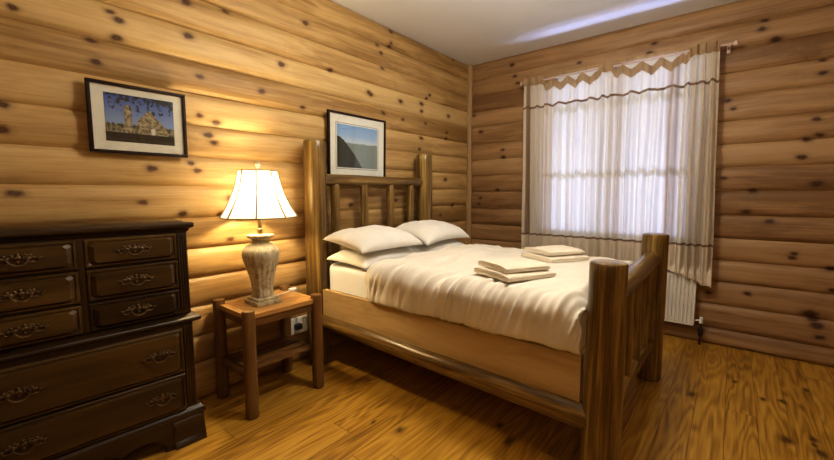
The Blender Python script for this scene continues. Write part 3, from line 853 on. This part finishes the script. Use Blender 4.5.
def drawer(x0, x1, z0, z1, y):
    bx, bz = .030, .020
    lev = [(0, 0, y + .012), (0, 0, y - .006), (.004, .004, y - .010), (.010, .010, y - .010), (.012, .012, y - .004), (bx, bz, y - .018), (bx + .004, bz + .003, y - .018)]
    vs = []; fs = []
    for (ix, iz, yy) in lev:
        # corners of the raised field are cut at a slant
        cx = .012 if ix > .011 else 0.0
        a0, a1, b0, b1 = x0 + ix, x1 - ix, z0 + iz, z1 - iz
        vs += [(a0 + cx, yy, b0), (a1 - cx, yy, b0), (a1, yy, b0 + cx), (a1, yy, b1 - cx), (a1 - cx, yy, b1), (a0 + cx, yy, b1), (a0, yy, b1 - cx), (a0, yy, b0 + cx)]
    n = len(lev)
    for i in range(n - 1):
        for k in range(8): fs.append((i * 8 + k, i * 8 + (k + 1) % 8, (i + 1) * 8 + (k + 1) % 8, (i + 1) * 8 + k))
    fs.append(tuple((n - 1) * 8 + k for k in range(8)))
    fs.append(tuple(range(7, -1, -1)))
    return MB().add(vs, fs, random.random()).build('drawer', M['dr_f'], dr, local=True, smooth=20)

def pull(par, cx, cz, y, s=1.0):
    mb = MB()
    # pierced backplate: scrolls and leaves around two posts
    def disc(x, z, r, rz=None, yy=0.0):
        rz = rz or r
        bm = bmesh.new(); bmesh.ops.create_uvsphere(bm, u_segments=12, v_segments=6, radius=1)
        for v in bm.verts: v.co = Vector((cx + (x + v.co.x * r) * s, y - .003 + yy + v.co.y * .0035, cz + (z + v.co.z * rz) * s))
        mb.addbm(bm)
    def ring(x, z, r, a0, a1, w=.0024):
        mb.tube([(cx + (x + math.cos(a) * r) * s, y - .003, cz + (z + math.sin(a) * r) * s) for a in [a0 + (a1 - a0) * k / 10 for k in range(11)]], w * s, 6)
    disc(0, .006, .012, .010); disc(0, .019, .006, .008); disc(0, -.009, .005, .006)
    for sg in (-1, 1):
        disc(sg * .028, .004, .011, .009); disc(sg * .044, .006, .008, .006); disc(sg * .056, .001, .006, .0045); disc(sg * .036, .015, .006, .006)
        disc(sg * .016, .012, .006, .004); disc(sg * .063, .004, .005, .003)
        ring(sg * .020, .012, .008, 0, 2 * PI); ring(sg * .046, -.003, .009, PI, 2 * PI); ring(sg * .036, -.005, .007, PI, 2 * PI)
        mb.log((cx + sg * .028 * s, y - .002, cz + .004 * s), (cx + sg * .028 * s, y - .020, cz + .004 * s), .0045 * s, None, 10, 1, 0, 0, .001)
    plate = mb.build('pull', M['brass'], par, local=True)
    mb = MB()
    pts = []
    for k in range(15):
        f = k / 14 * 2 - 1
        pts.append((cx + f * .030 * s, y - .018 - .004 * (1 - f * f), cz + (.002 - .022 * (1 - abs(f) ** 2.6)) * s))
    mb.tube(pts, [(.0026 + .0018 * (1 - abs(k / 7 - 1))) * s for k in range(15)], 8)
    mb.build('bail', M['brass'], plate, local=True)

XM = -W / 2
rows = ((.936, 1.056), (.793, .926), (.662, .783))
for (z0, z1) in rows:
    for (x0, x1) in ((-W + .05, XM - .012), (XM + .012, -.05)):
        d = drawer(x0, x1, z0, z1, .010)
        pull(d, (x0 + x1) / 2, (z0 + z1) / 2 + .002, -.008)
for (z0, z1) in ((.375, .590), (.182, .365)):
    d = drawer(-W + .05, -.05, z0, z1, -.003)
    for x in (-W + .05 + .135, -.05 - .105): pull(d, x, (z0 + z1) / 2 + .004, -.021, 1.05)

# ------------------------------------------------------------------ pictures
def picture(name, x0, x1, z0, z1, lean, mw, pm, label, rim=None):
    cx = (x0 + x1) / 2; w = x1 - x0; h = z1 - z0
    p = thing(name, label, 'picture', (cx, -.028, z0)); p.rotation_euler = (lean, 0, 0)
    fw = .016; mb = MB()
    mb.box((-w / 2, -.022, 0), (w / 2, 0, fw), .003); mb.box((-w / 2, -.022, h - fw), (w / 2, 0, h), .003)
    mb.box((-w / 2, -.022, fw), (-w / 2 + fw, 0, h - fw), .003); mb.box((w / 2 - fw, -.022, fw), (w / 2, 0, h - fw), .003)
    mb.build('frame', M['frame'], p, local=True)
    B2 = MB().box((-w / 2 + fw - .002, -.010, fw - .002), (w / 2 - fw + .002, -.004, h - fw + .002)); B2.build('mat_board', M['mat'], p, local=True, smooth=0)
    l, r, b, t = mw
    MB().box((-w / 2 + l, -.0115, b), (w / 2 - r, -.0102, h - t)).build('photo_print', pm, p, local=True, smooth=0)
    if rim:
        mb = MB(); q = .012
        a0, a1, c0, c1 = -w / 2 + l - q, w / 2 - r + q, b - q, h - t + q
        for lo, hi in (((a0, c0), (a1, c0 + .003)), ((a0, c1 - .003), (a1, c1)), ((a0, c0), (a0 + .003, c1)), ((a1 - .003, c0), (a1, c1))):
            mb.box((lo[0], -.0108, lo[1]), (hi[0], -.0101, hi[1]))
        mb.build('mat_line', M['frame'], p, local=True, smooth=0)
    MB().box((-w / 2 + fw - .001, -.0165, fw - .001), (w / 2 - fw + .001, -.0145, h - fw + .001)).build('glass', M['glass'], p, local=True, smooth=0)
    return p
picture('picture', -3.468, -3.042, 1.447, 1.790, math.radians(1.2), (.066, .060, .060, .050), M['print_church'],
        'dark framed church photograph under blue sky above the chest of drawers')
picture('picture', -2.068, -1.452, 1.366, 1.872, math.radians(1.2), (.088, .095, .085, .09), M['print_lake'],
        'dark framed photograph of a dark hill and pale blue sky above the bed', True)

# ------------------------------------------------------------------ curtains
RX, RZ = -.115, 2.352
rod = thing('curtain_rod', 'thin pale curtain rod mounted above the window', 'curtain rod', (RX, -1.53, RZ))
MB().log((RX, -2.36, RZ), (RX, -.70, RZ), .009, .009, 12, 4, 0, 0, .002).build('pole', M['rod'], rod)
for y in (-2.375, -.69):
    MB().lathe([(.001, -.02), (.012, -.016), (.015, 0), (.012, .016), (.001, .02)], (RX, y, RZ), 12).build('finial', M['rod'], rod)
for y in (-2.335, -.715):
    mb = MB().box((RX - .005, y - .006, RZ - .016), (-.008, y + .006, RZ - .006), .002)
    mb.box((-.026, y - .012, RZ - .04), (-.018, y + .012, RZ + .03), .002); mb.build('bracket', M['rod'], rod)

def pw(tbl, u):
    for (a, va), (b, vb) in zip(tbl, tbl[1:]):
        if u <= b: return va + (vb - va) * (u - a) / (b - a)
    return tbl[-1][1]
def curtain(name, ytop, ybot, nf, amp, zig, hem, seed, label):
    """ytop / ybot: cloth coordinate -> place along the rod, at the top and at the hem"""
    def foldx(u, v):
        a = pw(amp, u)
        ph = 2 * PI * nf * u + 1.3 * noise.noise(Vector((u * 5, v * .8, seed)))
        w = math.sin(ph) + .35 * math.sin(2.3 * ph + seed) + .5 * noise.noise(Vector((u * 9, v * 1.2, seed + 4)))
        return -a * w * (.35 + .65 * min(1, v * 3.0)) * (1 + .25 * v)
    def ypos(u, v):
        y = pw(ytop, u) * (1 - v) + pw(ybot, u) * v
        return y + .012 * noise.noise(Vector((u * 12, v * 2, seed + 8))) * min(1, v * 4)
    def topz(u): return RZ - .004 - pw(zig, u) * (1 - abs(2 * ((u * NZ) % 1.0) - 1)) + pw(crest, u)
    NZ = round(abs(ytop[-1][1] - ytop[0][1]) / .145) * 1.4
    crest = [(k, (.035 if pw(zig, k) < .02 else 0)) for k in (0, .05, .1, .15, .2, .25, .3, .35, .4, .5, .6, .65, .7, .75, .8, .85, .9, .95, 1)]
    def pos(u, z, dx=0.0):
        v = max(0, min(1, (RZ - z) / (RZ - .5)))
        base = RX - .004 + foldx(u, v)
        wrap = .028 * max(0, 1 - max(0, RZ - z) / .05)
        lim = -.055 if z > .66 else -.055 - .072 * min(1, (.66 - z) / .06)
        return Vector((min(base, lim) - wrap * (1 if pw(crest, u) > .01 else .4) + dx, ypos(u, v), z))
    t = thing(name, label, 'curtain', (RX, (ytop[0][1] + ytop[-1][1]) / 2, .6), 0, 'curtains at the window')
    hz = lambda u: pw(hem, u) + .006 * math.sin(u * 40)
    MB().grid(lambda u, v: pos(u, topz(u) + (hz(u) - topz(u)) * v), 260, 90, lambda u, v: u + seed * 3.7).build('panel', M['curtain'], t, smooth=80, recalc=False)
    MB().grid(lambda u, v: pos(u, topz(u) + .002 - .072 * v, -.004), 260, 6, lambda u, v: u).build('header_band', M['tan_band'], t, smooth=80, recalc=False)
    vz = lambda u: 2.10 - .009 * math.cos(2 * PI * u * NZ)
    MB().grid(lambda u, v: pos(u, vz(u) + .010 - .020 * v, -.006), 260, 2).build('valance_trim', M['cord_trim'], t, smooth=80, recalc=False)
    MB().grid(lambda u, v: pos(u, .835 - .018 * v, -.004), 260, 2).build('hem_trim', M['cord_trim'], t, smooth=80, recalc=False)
    MB().grid(lambda u, v: pos(u, .817 + (hz(u) + .004 - .817) * v, -.003), 260, 14, lambda u, v: u).build('hem_band', M['hem'], t, smooth=80, recalc=False)
    return t
M['hem'] = curtain_mat('beige_hem_band', (0.88, 0.78, 0.64))
curtain('curtain', [(0, -.72), (.34, -.935), (.86, -1.43), (1, -1.515)], [(0, -.745), (.36, -.985), (.86, -1.45), (1, -1.54)], 9,
        [(0, .030), (.3, .030), (.4, .026), (.8, .026), (.9, .030), (1, .030)], [(0, .0), (.30, .0), (.38, .055), (.84, .055), (.9, .0), (1, .0)],
        [(0, .60), (1, .62)], 1.0, 'left sheer striped curtain panel with tan zigzag header, nearer the room corner')
curtain('curtain', [(0, -1.50), (.08, -1.56), (.60, -2.08), (1, -2.285)], [(0, -1.52), (.10, -1.60), (.58, -2.08), (1, -2.335)], 10,
        [(0, .026), (.08, .022), (.15, .026), (.55, .026), (.68, .034), (1, .034)], [(0, .0), (.04, .0), (.1, .055), (.58, .055), (.66, .0), (1, .0)],
        [(0, .63), (.55, .60), (.75, .56), (1, .49)], 2.0, 'right sheer striped curtain panel bunched thickly beside the bare log wall')

# ------------------------------------------------------------------ radiator
rad = thing('radiator', 'white ribbed panel radiator under the window, behind the bed foot', 'radiator', (-.07, -1.6, .15))
y0, y1, z0, z1 = -2.235, -.95, .155, .583
mb = MB()
n = 46; p = (y1 - y0 - .03) / n; poly = []
for k in range(n):
    a = y0 + .015 + k * p
    poly += [(a, -.088), (a + p * .22, -.106), (a + p * .66, -.106), (a + p * .88, -.088)]
poly = [(y0, -.092)] + poly + [(y1, -.092), (y1, -.084), (y0, -.084)]
mb.prism([(q[1], q[0]) for q in poly], 2, z0 + .018, z1 - .02)
mb.box((-.105, y0, z0), (-.086, y1, z0 + .02), .004); mb.box((-.105, y0, z1 - .03), (-.086, y1, z1 - .012), .004)
mb.build('front_panel', M['rad'], rad, smooth=30)
MB().box((-.052, y0 + .01, z0 + .01), (-.045, y1 - .01, z1 - .02), .002).build('back_panel', M['rad'], rad)
mb = MB(); mb.box((-.107, y0 - .003, z1 - .012), (-.04, y1 + .003, z1 - .004), .003)
for k in range(24):
    yy = y0 + .03 + k * (y1 - y0 - .06) / 23; mb.box((-.10, yy - .006, z1 - .006), (-.046, yy + .006, z1), .001)
mb.build('top_grille', M['rad'], rad)
for yy in (y0, y1): MB().box((-.107, yy - .004, z0 + .01), (-.04, yy + .004, z1 - .006), .002).build('end_cover', M['rad'], rad)
MB().log((-.075, y0, .20), (-.075, y0 - .05, .20), .009, None, 12, 1, 0, 0, .002).build('pipe_tail', M['chrome'], rad)
MB().log((-.075, y0 - .05, .18), (-.075, y0 - .05, .232), .013, None, 14, 1, 0, 0, .003).build('valve', M['white_plastic'], rad)
MB().tube([(-.075, y0 - .05, .185), (-.075, y0 - .05, .10), (-.075, y0 - .048, .0)], .008, 10).build('pipe', M['dark_metal'], rad)
MB().log((-.075, y0 - .05, .075), (-.075, y0 - .05, .14), .018, None, 14, 1, 0, 0, .003).build('pipe_valve', M['dark_metal'], rad)

# ------------------------------------------------------------------ light
def light(name, typ, loc, power, col, rot=(0, 0, 0), **kw):
    d = bpy.data.lights.new(name, typ); d.energy = power; d.color = col
    for k, v in kw.items(): setattr(d, k, v)
    o = bpy.data.objects.new(name, d); C.objects.link(o); o.location = loc; o.rotation_euler = rot; return o
light('lamp_bulb', 'POINT', (lx, ly, lz + .67), 26, (1.0, .78, .44), shadow_soft_size=.035)
# daylight through the window
dl = light('daylight', 'AREA', (1.0, -1.53, 1.75), 7, (.42, .60, 1.0), (0, math.radians(90), 0), shape='RECTANGLE', size=1.8, size_y=1.6)
# low light bounced off the bright ground: slips over the rod on to the ceiling
gl = light('ground_bounce', 'AREA', (1.2, -1.45, .84), 75, (.48, .56, 1.0), (0, math.radians(90 + 48), 0), shape='RECTANGLE', size=.2, size_y=2.2)
# ceiling fitting over the middle of the room
light('ceiling_fitting', 'POINT', (-2.12, -1.7, 2.40), 57, (1.0, .91, .75), shadow_soft_size=.14)
# added soft fill light, behind and to the left of the camera
light('fill_light', 'AREA', (-4.5, -3.3, 2.1), 5, (1.0, .82, .58), (math.radians(66), 0, math.radians(-52)), shape='DISK', size=.7)

wd = bpy.data.worlds.new('sky'); bpy.context.scene.world = wd; wd.use_nodes = True
bg = wd.node_tree.nodes['Background']; bg.inputs[0].default_value = (.72, .84, 1.0, 1); bg.inputs[1].default_value = 0.55

# ------------------------------------------------------------------ camera
F, yaw, pitch, roll = 384.32, math.radians(39.42065), math.radians(5.499), math.radians(-.0937)
cd = bpy.data.cameras.new('camera'); cam = bpy.data.objects.new('camera', cd); C.objects.link(cam)
cd.sensor_width = 36; cd.lens = F * 36 / 834; cd.clip_start = .02
f = Vector((math.cos(yaw) * math.cos(pitch), math.sin(yaw) * math.cos(pitch), -math.sin(pitch)))
r = f.cross(Vector((0, 0, 1))).normalized(); u = r.cross(f)
c, s = math.cos(roll), math.sin(roll)
R = c * r + s * u; U = -s * r + c * u
m = Matrix((R, U, -f)).transposed().to_4x4(); m.translation = (-3.91704, -2.43288, 1.24765)
cam.matrix_world = m
sc = bpy.context.scene; sc.camera = cam
sc.view_settings.view_transform = 'Standard'; sc.view_settings.look = 'Medium High Contrast'; sc.view_settings.exposure = 0.0
